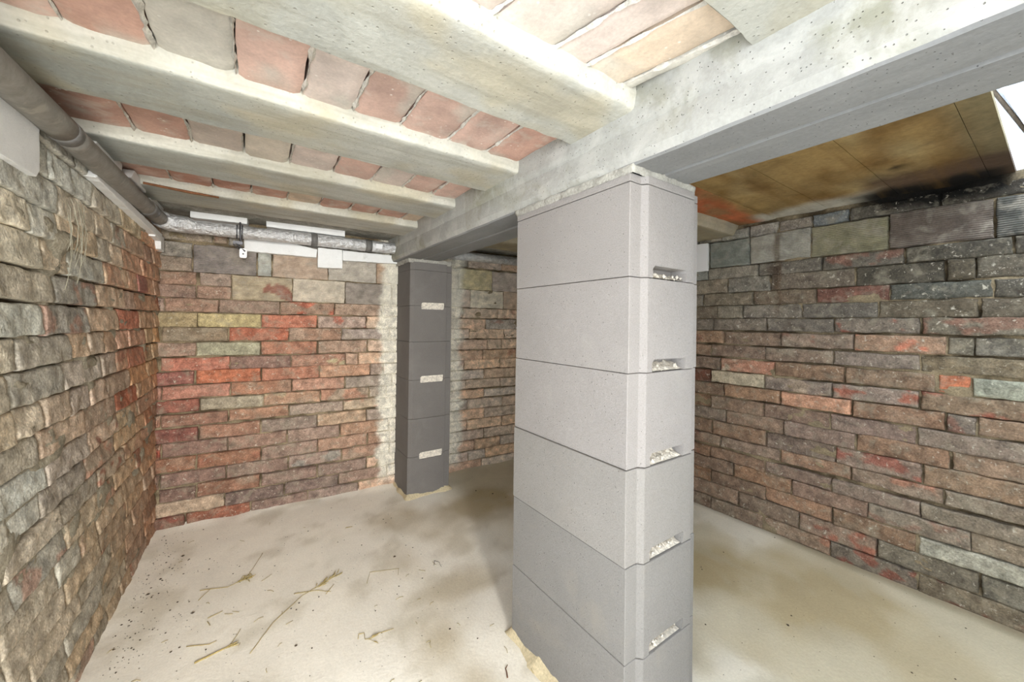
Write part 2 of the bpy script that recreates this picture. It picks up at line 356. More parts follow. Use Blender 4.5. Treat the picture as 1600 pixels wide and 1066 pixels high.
wall('wall_right',WR,ROWS_R,-1.0,2.66,1.772,{1},samp_R,sp_R,11,painted=stain_R,mort_w=-.022,mort_amp=.016,step=.014,jit=.007,round_=.006,gap=.011,orange_p=.10,bright=lambda u,v: 1.0-.5*sst(.9,1.5,v)*sst(1.1,.2,u)-.12*sst(.9,1.4,v))  # bright puts shade into the brick colour towards the top near corner

# back wall
samp_B=sampler([(-.35,1.6,L(140,130,118)),(-.1,1.5,L(150,132,120)),(.4,1.5,L(172,160,146)),(-.3,1.3,L(165,110,84)),(.3,1.33,L(165,158,140)),(.1,1.2,L(168,125,100)),(-.2,1.1,L(160,132,96)),(.4,1.1,L(172,128,106)),
  (-.2,.95,L(165,112,80)),(.2,.95,L(172,100,72)),(.6,1.0,L(172,138,118)),(-.2,.8,L(178,92,64)),(.3,.8,L(176,108,80)),(-.2,.6,L(158,98,70)),(.3,.6,L(166,128,100)),(.6,.6,L(175,150,120)),
  (-.2,.35,L(140,88,64)),(.3,.35,L(152,112,92)),(.6,.35,L(160,118,98)),(-.2,.1,L(140,88,66)),(.2,.1,L(138,96,78)),(.6,.1,L(150,108,86)),(1.6,1.2,L(176,152,132)),(1.6,.8,L(178,146,118)),(1.6,.4,L(165,138,116)),(1.7,.1,L(165,135,108)),(2.3,.8,L(165,140,118))],neutral=.0001)
sp_B=[S(-.1,1.49,L(140,120,110),'all'),S(.07,1.49,L(165,160,146),'all'),S(.25,1.49,L(172,152,140),'all'),S(0.05,1.34,L(168,158,132),'all'),S(.06,1.34,L(148,62,44),'p'),S(.35,1.34,L(168,168,164),'all'),S(-.34,1.37,L(196,88,58),'all'),S(-.3,1.3,L(160,120,100),'all'),
  S(.3,1.22,L(196,86,50),'p'),S(.25,1.22,L(178,130,100),'all'),S(.2,1.14,L(204,96,62),'all'),S(.5,1.14,L(190,84,54),'p'),S(-.1,1.14,L(168,160,104),'all'),S(-.3,1.14,L(158,146,104),'all'),S(.05,1.06,L(200,84,54),'all'),S(-.2,1.06,L(150,126,96),'all'),
  S(-.1,.98,L(166,148,100),'all'),S(.2,.98,L(192,114,78),'all'),S(-.2,.9,L(192,92,64),'all'),S(-.1,.82,L(196,90,54),'all'),S(.2,.82,L(194,112,80),'all'),S(-.33,.82,L(170,74,54),'all'),S(-.1,.67,L(172,146,108),'all'),S(-.33,.67,L(172,80,58),'all'),S(-.3,.5,L(162,72,54),'all'),
  S(-.39,.43,L(168,62,40),'p'),S(-.33,.19,L(160,64,44),'p'),S(-.2,.11,L(172,146,122),'all'),S(-.1,.03,L(160,84,62),'all'),S(-.35,.03,L(150,60,44),'p'),S(1.45,1.49,L(182,166,110),'all'),S(1.55,1.34,L(172,160,140),'all'),S(1.8,1.49,L(160,142,132),'all'),S(.4,.26,L(150,146,136),'p'),
  S(.5,.9,L(192,180,130),'p'),S(.3,.66,L(190,170,130),'p')]
CREAM=L(222,216,200)
def paint_B(u,v,c):
    # cream patch of cleaner brickwork on both sides of the far pillar
    n=.035*fr(u*10,v*14,5.1,3)+.02*nz(0,round(v/.079)*3.1)
    a=sst(.735,.775,u+n)*(1-sst(1.33,1.39,u-n))
    if v<.12: a*=sst(.0,.12,v)
    return mixc(c,CREAM,a*.95)
wall('wall_back',WB,ROWS_B,-.42,2.45,1.84,{1,2},samp_B,sp_B,23,painted=paint_B,mort_w=-.017,mort_amp=.013,step=.014,jit=.005,orange_p=.10,relief=.0035,round_=.006,bright=lambda u,v: 2.9 if u>1.05 else 1.05)  # bright puts missing light into the brick colour at the right end

# left wall: coarser, courses continue round the corner, bricks overhanging the joints below them
rndL=random.Random(5)
rows_L=[]
bounds=[(a,b) for a,b,_ in ROWS_B if a<1.2]
vs=[(1.593,1.668),(1.512,1.585),(1.432,1.505),(1.353,1.425),(1.274,1.346)]+bounds
for i,(a,b) in enumerate(vs):
    js=[]; u=-.9+(i%2)*.15+rndL.uniform(0,.05)
    while u<2.76:
        js.append(u); u+= rndL.choice([.30,.30,.15,.29,.145])+rndL.uniform(-.015,.015)
    rows_L.append((a,b,js))
samp_L=sampler([(1.2,1.6,L(160,158,150)),(1.6,1.6,L(152,150,142)),(2.2,1.55,L(150,142,122)),(1.2,1.3,L(166,158,138)),(1.8,1.35,L(150,140,124)),(2.4,1.4,L(158,112,88)),(2.7,1.3,L(150,112,86)),(1.2,1.0,L(172,162,142)),(1.8,1.1,L(158,136,116)),(2.3,1.05,L(168,112,82)),(2.6,1.0,L(158,128,92)),
   (1.2,.7,L(170,160,142)),(1.8,.8,L(165,130,105)),(2.3,.75,L(160,130,92)),(2.65,.7,L(150,104,76)),(1.2,.4,L(166,156,138)),(1.8,.45,L(158,142,118)),(2.3,.4,L(150,122,92)),(1.4,.1,L(150,145,132)),(2.0,.1,L(148,134,112)),(2.6,.15,L(140,104,80)),(.6,.8,L(165,155,140)),(0,.8,L(165,155,140))],neutral=.35)
sp_L=[S(2.45,1.32,L(140,66,48),'all'),S(2.3,1.14,L(170,84,56),'all'),S(2.62,1.22,L(176,92,60),'p'),S(2.55,1.38,L(160,84,60),'p'),S(2.4,.98,L(176,96,64),'all'),S(2.1,.98,L(176,104,76),'p'),S(2.3,.82,L(178,86,56),'all'),S(1.9,.74,L(176,92,66),'p'),S(2.0,.58,L(170,96,70),'p'),S(1.25,.66,L(176,112,88),'p'),S(2.5,.5,L(160,90,60),'p')]
wall('wall_left',WL,rows_L,.40,2.79,1.84,set(),samp_L,sp_L,37,w_out=.004,relief=.0045,jit=.0022,mort_w=-.013,mort_amp=.017,step=.0115,orange_p=.14,tiltv=-.13,gap=.0025,round_=.005,ru=.3,bright=lambda u,v: (1.42+.62*sst(1.1,1.5,v))*(1+.15*sst(1.6,2.4,u)))  # bright puts light into the brick colour, more towards top and back corner

mb=MB(); mb.box((2.62,-1.3,-.05),(2.68,2.95,1.80),(.5,.5,.5)); tag(mb.build('wall_right',[m_plain],smooth=False),kind='structure')  # added unseen outer shell behind the right wall, blocks sky light leaks
# plain unseen front wall, entrance opening narrowed to keep its light off the pillar
mb=MB()
for a,b,c,d in ((-.5,-.42,-.02,2.0),(.25,2.5,-.02,2.0),(-.42,.25,1.80,2.0)): mb.box((a,-1.25,c),(b,-1.0,d),(.5,.5,.5))
tag(mb.build('wall_front',[m_plain],smooth=False),kind='structure')

# ------------------------------------------------------------------ floor
def floor_col(x,y):
    base=L(240,235,222)
    n=fr(x*1.7,y*1.7,.5,4); d=0
    for (cx,cy,rx,ry,k) in ((.75,2.15,.30,.20,.8),(1.25,2.0,.45,.35,.9),(.62,1.78,.11,.2,.8),(.72,1.5,.25,.10,.6),(.60,1.28,.16,.28,.75),(.3,1.05,.3,.12,.5),(.5,.9,.35,.2,.35),(1.6,1.5,.35,.4,.9),(1.75,1.0,.30,.25,1.0),(2.0,.6,.35,.3,.9),(1.9,.3,.3,.35,.6)):
        r=math.hypot((x-cx)/rx,(y-cy)/ry)+.85*fr(x*2.6,y*2.6,cx,5)
        d=max(d,k*(1-sst(.2,1.35,r)))
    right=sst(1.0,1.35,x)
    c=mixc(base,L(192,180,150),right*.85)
    c=mixc(c,L(168,150,112),d*.85)
    c=mixc(c,L(240,234,220),sst(.1,.5,n)*.5)
    c=mixc(c,L(184,174,150),sst(.1,.5,fr(x*5,y*5,9.0,4))*.4)
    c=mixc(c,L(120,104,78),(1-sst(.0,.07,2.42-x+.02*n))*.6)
    return c
mb=MB(); st=.03; nx=int(3.15/st); ny=int(4.1/st); ids=[]
for j in range(ny+1):
    y=-1.25+4.1*j/ny; r=[]
    for i in range(nx+1):
        x=-.55+3.15*i/nx
        e=0
        xl=-.468+.0215*y; e+=.018*max(0,1-(x-xl)/.05)*(1+nz(x*9,y*9)); e+=.02*max(0,1-(2.745-.0655*x-y)/.06)*max(0,(.6+nz(x*8,y*8)))
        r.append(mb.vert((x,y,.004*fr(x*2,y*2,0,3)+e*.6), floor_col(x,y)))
    ids.append(r)
for j in range(ny):
    for i in range(nx): mb.face((ids[j][i],ids[j][i+1],ids[j+1][i+1],ids[j+1][i]))
tag(mb.build('floor',[m_floor]),kind='structure')

# ------------------------------------------------------------------ ceiling: terracotta blocks between concrete joists
ZT=1.735
JY=[(-.42,-.16),(.11,.35),(.632,.862),(1.142,1.374),(1.655,1.888),(2.155,2.40)]
PINK=L(208,176,162); PINKD=L(196,158,142); GREYT=L(200,195,184); PALE=L(214,198,188); TAN=L(210,190,168)
def tile(mb, x0,x1,y0,y1,z,col,seed,sk0=0,sk1=0):
    r=random.Random(seed); s=r.random()*30; n=9; ids=[]
    dz=r.uniform(-.003,.003); tx=r.uniform(-.02,.02)
    def cf(x,y):
        c=mixc(col,tuple(k*.82 for k in col),sst(-.1,.5,fr(x*7,y*7,s,3)))
        return mixc(c,GREYT,sst(.25,.6,fr(x*6+9,y*5,s,3))*.7)
    for j in range(n+1):
        t=j/n; row=[]
        for i in range(n+1):
            k=i/n
            xa=x0+sk0*(t-.5)+.004*fr(t*4,s,1.0); xb=x1+sk1*(t-.5)+.004*fr(t*4,s,2.0)
            x=xa+(xb-xa)*k; y=y0+(y1-y0)*t
            e=min(k,1-k,)*(x1-x0); e2=min(t,1-t)*(y1-y0); d=min(e,e2)
            zz=z+dz+tx*(x-(x0+x1)/2)-.003*fr(x*8,y*8,s,3)
            if d<.012: zz+=.006*(1-d/.012)**2
            row.append(mb.vert((x,y,zz),cf(x,y)))
        ids.append(row)
    for j in range(n):
        for i in range(n): mb.face((ids[j][i],ids[j+1][i],ids[j+1][i+1],ids[j][i+1]),0)
    loop=ids[0][:]+[q[-1] for q in ids[1:]]+ids[-1][-2::-1]+[q[0] for q in ids[-2:0:-1]]
    up=[mb.vert((mb.v[k][0],mb.v[k][1],z+.05),mb.c[k]) for k in loop]
    for k in range(len(loop)): mb.face((loop[k],loop[(k+1)%len(loop)],up[(k+1)%len(loop)],up[k]),0)
def joint_mortar(mb,x,y0,y1,z,seed,sk=0,wd=.007,amt=.55):
    # ragged bead of mortar squeezed out of a joint
    r=random.Random(seed); n=26; A=[];B=[];T=[]
    off=r.uniform(-.004,.004)
    for i in range(n+1):
        t=i/n; y=y0+(y1-y0)*t; q=fr(y*28,seed*1.3,0,3)
        h=wd*max(.12,amt+.9*q)
        xc=x+off+sk*(t-.5)+.003*fr(y*12,seed,4.0)
        A.append(mb.vert((xc-h,y,z+.003),(.6,.6,.6))); T.append(mb.vert((xc,y,z-.006*max(0,amt+q)),(.6,.6,.6))); B.append(mb.vert((xc+h,y,z+.003),(.6,.6,.6)))
    for i in range(n):
        mb.face((A[i],T[i],T[i+1],A[i+1]),1); mb.face((T[i],B[i],B[i+1],T[i+1]),1)
mb=MB()
bays=[(JY[1][1],JY[2][0],[-.44,-.30,-.16,-.02,.12,.26,.40,.555,.648,.762,.80],.06),
      (JY[2][1],JY[3][0],[-.45,-.314,-.177,-.034,.102,.225,.362,.512,.655,.80],.01),
      (JY[3][1],JY[4][0],[-.43,-.30,-.165,-.025,.11,.258,.405,.54,.672,.80],.01),
      (JY[4][1],JY[5][0],[-.42,-.28,-.14,0.,.14,.28,.42,.56,.70,.80],.01),
      (JY[0][1],JY[1][0],[-.45,-.31,-.17,-.03,.11,.25,.39,.53,.67,.80],.01),(-1.25,JY[0][0],[-.45,-.31,-.17,-.03,.11,.25,.39,.53,.67,.80],.01)]
cols=[[PINK,PALE,PINK,PALE,PINK,PALE,PALE,PALE,TAN,GREYT],
      [PINK,PINKD,GREYT,PINK,PALE,PINK,PINK,PINK,PINKD],
      [PINKD,PINKD,mixc(GREYT,PINKD,.3),mixc(GREYT,TAN,.4),PALE,PINK,PALE,PINK,PINK],
      [PINKD,mixc(PINKD,RED,.3),mixc(PINKD,RED,.25),PINKD,TAN,PINKD,PINKD,PINKD,TAN]]+[[PINK,PALE]*5]*2
sd=100
for bi,(y0,y1,xs,sk) in enumerate(bays):
    for i,(a,b) in enumerate(zip(xs,xs[1:])):
        sd+=1; r=random.Random(sd)
        q0=(r.uniform(-sk,sk*.4) if i else 0)
        tile(mb,(a if i else -.60)+.003,b-.003,y0-.02,y1+.02,ZT,cols[bi][i%len(cols[bi])],sd,-sk if bi==0 else 0,-sk if bi==0 else 0)
        if i: joint_mortar(mb,a,y0,y1,ZT,sd,-sk if bi==0 else 0, wd=.008 if bi<2 else .006, amt=r.uniform(.25,.7))
# backing above the blocks, concrete strip at the back wall
mb.box((-.6,-1.3,ZT+.045),(2.6,2.95,ZT+.05),(.3,.3,.3),2) if False else None
for a,b,c,d in ((-.6,.12,1.0,2.95),(-.6,-1.3,1.0,.12),(1.0,.28,2.6,2.95),(1.0,-1.3,2.6,-.62)): mb.box((a,b,1.80),(c,d,1.84),(.3,.28,.25),2)
mb.box((-.6,2.40,1.722),(1.0,2.9,1.80),L(150,146,136),2)
mb.box((1.06,2.40,1.722),(2.6,2.9,1.80),L(150,146,136),2)
# dark recess strip between joists over the blocks' ends
tag(mb.build('ceiling',[m_tile,m_tmort,m_mortar],sharp=50),kind='structure')

def joist(y0,y1,x0,x1,z0,z1,label,seed,sk=0,colr=None,taper=.012):
    mb=MB(); nx=int((x1-x0)/.02); prof=[]
    # profile across the joist: near side, rounded lower edge, underside, sharp far lower edge, far side
    w=y1-y0
    P=[(-.022,z1-z0),(-.018,.034),(-.004,.004),(.002,.0005)]+[(w*k/10,0) for k in range(1,10)]+[(w-.002,0),(w+.002,.005),(w+.004,.03),(w+.006,z1-z0)]
    c0=colr or L(178,177,168)
    rows=[]
    for i in range(nx+1):
        x=x0+(x1-x0)*i/nx; row=[]
        for k,(a,b) in enumerate(P):
            edge=.006*fr(x*6,seed*3.1,k*.05,4) if (k<4 or k>12) else 0
            edge2=.0035*fr(x*22,seed,1.0,3) if (k<4 or k>12) else 0
            zz=z0+b+(.0018*fr(x*9,(y0+a)*14,seed,3) if b<.02 else 0)
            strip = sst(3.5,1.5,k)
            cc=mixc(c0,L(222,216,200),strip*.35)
            cc=mixc(cc,L(150,156,150),(1-sst(-.35,.35,x+.15*nz(x*3,a*9,seed)))*.55*(1-strip))
            cc=mixc(cc,L(186,172,138),sst(.1,.5,fr(x*3,a*5,seed,3))*.4)
            row.append(mb.vert((x,y0+a+edge+edge2+sk*(x-x0),zz),cc))
        rows.append(row)
    for A,B in zip(rows,rows[1:]):
        for k in range(len(P)-1): mb.face((A[k],A[k+1],B[k+1],B[k]))
    mb.face(rows[0]); mb.face(rows[-1][::-1])
    o=mb.build('concrete_joist',[m_joist],sharp=38)
    return tag(o,label,'joist')
labs=['limewashed concrete ceiling joist behind the viewpoint','pale concrete ceiling joist at the very top edge, nearest the viewpoint',
 'widest looking pale concrete ceiling joist, ending at the beam above the light pillar',
 'grey concrete ceiling joist, second of the row, reaching the upper left corner of the view',
 'grey concrete ceiling joist, third of the row, ending low over the side pipe',
 'narrow looking brownish concrete joist closest to the back wall, above the foil pipe']
for i in range(1,6):
    joist(JY[i][0],JY[i][1],-.56,.815,1.70,1.80,labs[i],i)

# right bay: smooth stained slabs, terracotta strip, joists running on
mb=MB()
def slabgrid(x0,x1,y0,y1,z,colf,mi=0,st=.03,sag=0):
    nx=max(2,int((x1-x0)/st)); ny=max(2,int((y1-y0)/st)); ids=[]
    for j in range(ny+1):
        y=y0+(y1-y0)*j/ny; r=[]
        for i in range(nx+1):
            x=x0+(x1-x0)*i/nx; e=min(j,ny-j)/ny*(y1-y0)
            zz=z-.002*fr(x*4,y*4,3,3)+(.0015 if (j in (0,ny)) else 0)
            r.append(mb.vert((x,y,zz),colf(x,y)))
        ids.append(r)
    for j in range(ny):
        for i in range(nx): mb.face((ids[j][i],ids[j+1][i],ids[j+1][i+1],ids[j][i+1]),mi)
    lp=ids[0]; 
    for row,s_ in ((ids[0],1),(ids[-1],-1)):
        up=[mb.vert((mb.v[k][0],mb.v[k][1],z+.02),mb.c[k]) for k in row]
        for k in range(len(row)-1): mb.face((row[k],row[k+1],up[k+1],up[k]),mi)
def slabcol(x,y):
    n=fr(x*2.2,y*7,4.0,4)
    c=mixc(L(158,132,86),L(128,100,58),sst(-.2,.4,n))
    c=mixc(c,L(182,164,122),sst(.1,.6,fr(x*2,y*4,8,3))*.6)
    g=sst(.27,.12,y+.03*nz(x*5,y*5)); c=mixc(c,L(126,118,92),g*.8)
    n2=fr(x*7,y*7,1.5,4)
    # pale plaster run-off along the right wall, mould beside it
    t=sst(2.22,2.34,x+.04*n2-.12*(y-.6))*sst(.42,.52,y)
    c=mixc(c,L(196,194,184),t*.85)
    t=sst(2.06,2.2,x+.05*n2+.10*(y-.2))*(1-sst(.45,.56,y+.05*n2))
    c=mixc(c,L(84,66,56),t*.9)
    t=sst(2.26,2.36,x+.05*n2)*(1-sst(.50,.6,y+.05*n2))*sst(.10,.16,y)
    c=mixc(c,L(22,20,17),t)
    t=1-sst(.015,.04,math.hypot(x-2.02,(y-.36))+.02*n2)
    c=mixc(c,L(50,40,30),t*.9)
    return c
for a,b in ((.113,.172),(.176,.433),(.437,.692),(.696,.93)): slabgrid(1.0,2.56,a+.0004-.002,b+.0010,1.765,slabcol)
def terr(x,y):
    return mixc(L(190,110,74),L(160,120,84),sst(-.1,.4,fr(x*4,y*9,2,3)))
slabgrid(1.0,2.56,.93,1.14,1.762,lambda x,y: mixc(terr(x,y),slabcol(x,.8),sst(1.15,1.0,y+.02*nz(x*6,y*6)-.06*(x-1.9))*sst(1.02,.96,y-.10*(x-2.3))))
for a,b in ((1.374,1.655),(1.888,2.155)): slabgrid(1.0,2.56,a,b,1.75,terr)
slabgrid(1.0,2.56,-1.25,-.62,1.765,slabcol)
tag(mb.build('ceiling',[m_slab],sharp=30),kind='structure')
rl={3:'weathered concrete joist of the right bay, partly behind the tall light pillar',4:'concrete joist of the right bay hidden mostly behind the tall light pillar',5:'dark concrete joist of the right bay next to the back wall'}
for i in (3,4,5): joist(JY[i][0],JY[i][1],1.05,2.48,1.70,1.80,rl[i],i+10,colr=L(150,140,118))

# ------------------------------------------------------------------ the main beam
def prism(mb, prof, axis_pts, colr=(.6,.6,.6), jag=.0, seed=0, flat=None):
    rows=[]
    for i,p in enumerate(axis_pts):
        row=[]
        for k,(a,b) in enumerate(prof):
            e=jag*fr(p*7,k*2.3,seed,4)
            e2=jag*.6*fr(p*7,k*2.3,seed+5,4)
            row.append(mb.vert((a+e,p,b+e2),colr))
        rows.append(row)
    n=len(prof)
    for A,B in zip(rows,rows[1:]):
        for k in range(n): mb.face((A[k],A[(k+1)%n],B[(k+1)%n],B[k]), (flat[k] if flat else 0))
    mb.face(rows[0][::-1]); mb.face(rows[-1])
ys=[-1.24+3.98*i/200 for i in range(201)]
beam=empty('concrete_beam',(.93,.7,1.57))
tag(beam,'long whitewashed concrete beam running across both block pillars','beam')
mb=MB()
prof=[(.812,1.570),(.818,1.565),(.85,1.565),(.89,1.565),(.927,1.565),(.9315,1.570),(.9315,1.60),(.932,1.69),(.83,1.69),(.806,1.66),(.804,1.62),(.803,1.59)]
fl=[1,1,1,1,1,1,1,1,0,0,0,0]
prism(mb,prof,ys,jag=.0022,seed=1,flat=fl); o=mb.build('lintel',[m_beamw,m_beamg],sharp=25); attach(o,beam)
mb=MB()
prof=[(.939,1.575),(.945,1.566),(.98,1.566),(1.02,1.566),(1.058,1.566),(1.064,1.571),(1.066,1.62),(1.066,1.69),(.938,1.69),(.936,1.62)]
prism(mb,prof,ys,jag=.0018,seed=2); o=mb.build('lintel',[m_beamg],sharp=25); attach(o,beam)
mb=MB()
prof=[(.8035,1.655),(.8025,1.685),(.799,1.715),(.790,1.745),(.80,1.80),(1.07,1.80),(1.07,1.66)]
prism(mb,prof,ys,jag=.004,seed=3); o=mb.build('concrete_topping',[m_beamw]); attach(o,beam)

# ------------------------------------------------------------------ pillars of formwork blocks
def outline(x0,x1,y0,y1,tongue,xa,xb):
    # plan of a block: tongue on the front face between xa..xb, groove on the back
    return [(x0,y0),(xa-.012,y0),(xa+.002,y0-tongue),(xb,y0-tongue),(xb+.003,y0),(x1,y0),(x1,y1),(x0,y1)]
def block_mesh(name, plan, z0, z1, slots, material, parent, dx=0, dy=0, slotdeep=.035, front_y=0):
    me=bpy.data.meshes.new(name); bm=bmesh.new()
    lo=[bm.verts.new((x+dx,y+dy,z0)) for x,y in plan]; hi=[bm.verts.new((x+dx,y+dy,z1)) for x,y in plan]
    n=len(plan); bm.faces.new(lo[::-1]); bm.faces.new(hi)
    for k in range(n): bm.faces.new((lo[k],lo[(k+1)%n],hi[(k+1)%n],hi[k]))
    bmesh.ops.recalc_face_normals(bm,faces=bm.faces)
    bm.to_mesh(me); bm.free(); me.materials.append(material)
    o=bpy.data.objects.new(name,me); C.objects.link(o)
    b=o.modifiers.new('b','BEVEL'); b.width=.0022; b.segments=2; b.limit_method='ANGLE'; b.angle_limit=.5
    cutters=[]
    for (sx0,sx1,sz0,sz1) in slots:
        cm=bpy.data.meshes.new('cut'); q=bmesh.new()
        f=front_y
        pf=[(sx0-.004,sz0-.001),(sx1+.004,sz0-.001),(sx1+.012,sz1-.008),(sx1+.008,sz1),(sx0+.004,sz1),(sx0-.006,sz1-.010)]
        A=[q.verts.new((x,f-.05,z)) for x,z in pf]; B=[q.verts.new((x,f+slotdeep,z)) for x,z in pf]
        q.faces.new(A); q.faces.new(B[::-1])
        for k in range(len(pf)): q.faces.new((A[k],B[k],B[(k+1)%len(pf)],A[(k+1)%len(pf)]))
        bmesh.ops.recalc_face_normals(q,faces=q.faces); q.to_mesh(cm); q.free()
        c=bpy.data.objects.new('cut',cm); C.objects.link(c); cutters.append(c)
        d=o.modifiers.new('d','BOOLEAN'); d.operation='DIFFERENCE'; d.object=c; d.solver='EXACT'
    dg=bpy.context.evaluated_depsgraph_get(); dg.update()
    nm=bpy.data.meshes.new_from_object(o.evaluated_get(dg)); o.modifiers.clear(); o.data=nm; nm.name=name
    for c in cutters: bpy.data.objects.remove(c,do_unlink=True)
    for p in nm.polygons: p.use_smooth=False
    attach(o,parent); return o
def rubble(name, x0,x1,y0,y1,z0,z1,seed,parent,material,n=22,fill=1.0):
    # lumpy core concrete showing in a slot
    mb=MB(); r=random.Random(seed); nx=24; ny=7; ids=[]
    for j in range(ny+1):
        row=[]
        for i in range(nx+1):
            x=x0+(x1-x0)*i/nx; t=j/ny; y=y0+(y1-y0)*t
            z=z0+(z1-z0)*fill*(.08+.92*t**1.3)*(1+.35*fr(x*70,y*70,seed,3))
            row.append(mb.vert((x,y,min(z,z1-.001)),(.6,.6,.6)))
        ids.append(row)
    for j in range(ny):
        for i in range(nx): mb.face((ids[j][i],ids[j][i+1],ids[j+1][i+1],ids[j+1][i]))
    for k in range(n):
        x=r.uniform(x0+.006,x1-.006); y=r.uniform(y0+.004,y1); s=r.uniform(.003,.007); z=z0+s*.6+r.uniform(0,(z1-z0)*.3)
        c=Vector((x,y,z)); b0=len(mb.v)
        for dx,dy,dz in ((1,0,0),(-1,0,0),(0,1,0),(0,-1,0),(0,0,1),(0,0,-1)): mb.vert(c+Vector((dx*r.uniform(.6,1.3),dy*r.uniform(.6,1.3),dz*r.uniform(.6,1.2)))*s,(.6,.6,.6))
        for f in ((0,2,4),(2,1,4),(1,3,4),(3,0,4),(2,0,5),(1,2,5),(3,1,5),(0,3,5)): mb.face([b0+i for i in f])
    o=mb.build(name,[material],smooth=False); attach(o,parent); return o
def skirt(name, ring, z, seed, parent, material, out=.028, h=.035):
    # irregular fillet of screed at the pillar foot
    mb=MB(); pts=[]; n=len(ring); R=[]
    cx=sum(p[0] for p in ring)/n; cyy=sum(p[1] for p in ring)/n
    for k in range(n):
        a=Vector((*ring[k],0)); b=Vector((*ring[(k+1)%n],0)); m_=max(2,int((b-a).length/.02))
        for i in range(m_): R.append(a+(b-a)*i/m_)
    A=[];B=[];D=[]
    for i,p in enumerate(R):
        d=Vector((p.x-cx,p.y-cyy,0)); d.normalize()
        q=fr(p.x*14,p.y*14,seed,3)
        A.append(mb.vert((p.x-d.x*.01,p.y-d.y*.01,z+h*(1+q*.9)),(.6,.6,.6))); B.append(mb.vert((p.x+d.x*(.006+.01*(1+q)),p.y+d.y*(.006+.01*(1+q)),z+h*.3),(.6,.6,.6))); D.append(mb.vert((p.x+d.x*out*(1.2+q),p.y+d.y*out*(1.2+q),z-.004),(.6,.6,.6)))
    m_=len(R)
    for i in range(m_):
        j=(i+1)%m_; mb.face((A[i],B[i],B[j],A[j])); mb.face((B[i],D[i],D[j],B[j]))
    o=mb.build(name,[material]); attach(o,parent); return o
m_skirt=mat('screed_fillet',L(196,182,150),.9,mott=.12,bump=.5)
m_topm=mat('bedding_mortar',L(160,157,148),.95,mott=.2,mscale=20,bump=.9,bscale=90)

near=empty('block_pillar',(.975,.9,0))
tag(near,'tall light grey concrete block pillar nearest the viewpoint, holding up the beam','pillar')
joints=[0.0,.262,.513,.768,1.022,1.278,1.528,1.552]
plan=outline(.815,1.138,.648,1.158,.014,.872,1.098)
rj=random.Random(4)
for i in range(7):
    z0,z1=joints[i]+.0008,joints[i+1]-.0008
    sl=[(.902,1.047,z0,z0+.034)] if 1<=i<=5 else []
    dx=rj.uniform(-.0025,.0025); dy=rj.uniform(-.0025,.0025)
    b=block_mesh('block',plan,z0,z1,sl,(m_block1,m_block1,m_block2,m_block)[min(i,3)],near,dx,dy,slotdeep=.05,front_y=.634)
    if sl:
        rubble('mortar_plug',.9005,1.0485,.638,.681,z0+.0005,z0+.034,i+3,near,m_plug,n=34,fill=[0,.22,.6,.62,.62,.62][i])
skirt('screed_fillet',[(.815,.648),(1.138,.648),(1.138,1.158),(.815,1.158)],0,3,near,m_skirt)
mb=MB(); n=60                              # bedding mortar between the pillar head and the beam
ring=[(.812,.636),(1.1,.636),(1.10,1.16),(.812,1.16)]
def lump_ring(mb,ring,z0,z1,seed,out):
    R=[]; nn=len(ring); cx=sum(p[0] for p in ring)/nn; cyy=sum(p[1] for p in ring)/nn
    for k in range(nn):
        a=Vector((*ring[k],0)); b=Vector((*ring[(k+1)%nn],0)); m_=max(2,int((b-a).length/.008))
        for i in range(m_): R.append(a+(b-a)*i/m_)
    P=[]
    for p in R:
        d=Vector((p.x-cx,p.y-cyy,0)).normalized(); row=[]
        for k,(t,o_) in enumerate(((0,-.012),(.2,.1),(.5,.6),(.8,.9),(1.0,.7))):
            q=fr(p.x*30,p.y*30,seed+k*.7,4)
            row.append(mb.vert((p.x+d.x*out*(o_+.9*q),p.y+d.y*out*(o_+.9*q),z0+(z1-z0)*(t+.12*q*(0<k<4))),(.6,.6,.6)))
        P.append(row)
    for i in range(len(P)):
        A=P[i];B=P[(i+1)%len(P)]
        for k in range(4): mb.face((A[k],B[k],B[k+1],A[k+1]))
lump_ring(mb,ring,1.547,1.569,2,.0055)
o=mb.build('bedding_mortar',[m_topm]); attach(o,near)

far=empty('block_pillar',(1.01,2.5,0))
tag(far,'dark grey block pillar against the back wall with three oval mortar slots','pillar')
fj=[0.0,.262,.512,.768,1.020,1.258,1.495,1.548]
plan=[(.862,2.435),(.885,2.420),(1.118,2.420),(1.121,2.432),(1.160,2.432),(1.160,2.72),(.862,2.72)]
slz={0:(.243,.262),1:(.262,.281)}
for i in range(7):
    z0,z1=fj[i]+.0006,fj[i+1]-.0006; sl=[]
    if i in (0,2,4): sl.append((.942,1.092,z1-.020,z1+.01))
    if i in (1,3,5): sl.append((.942,1.092,z0-.01,z0+.024))
    block_mesh('block',plan,z0,z1,sl,m_blockd,far,rj.uniform(-.001,.001),0,slotdeep=.03,front_y=2.42)
for j in (.262,.768,1.258):
    mb=MB(); ids=[]
    for jj in range(9):
        row=[]
        for ii in range(29):
            x=.934+.168*ii/28; z=j-.021+.045*jj/8
            row.append(mb.vert((x,2.427+.002*fr(x*90,z*90,j,3),z),(.6,.6,.6)))
        ids.append(row)
    for jj in range(8):
        for ii in range(28): mb.face((ids[jj][ii],ids[jj][ii+1],ids[jj+1][ii+1],ids[jj+1][ii]))
    o=mb.build('mortar_plug',[m_plug]); attach(o,far)
skirt('screed_fillet',[(.862,2.42),(1.16,2.42),(1.16,2.72),(.862,2.72)],0,6,far,m_skirt,out=.02,h=.02)
mb=MB(); lump_ring(mb,[(.85,2.425),(1.15,2.425),(1.15,2.7),(.85,2.7)],1.54,1.572,8,.010); o=mb.build('bedding_mortar',[m_topm]); attach(o,far)

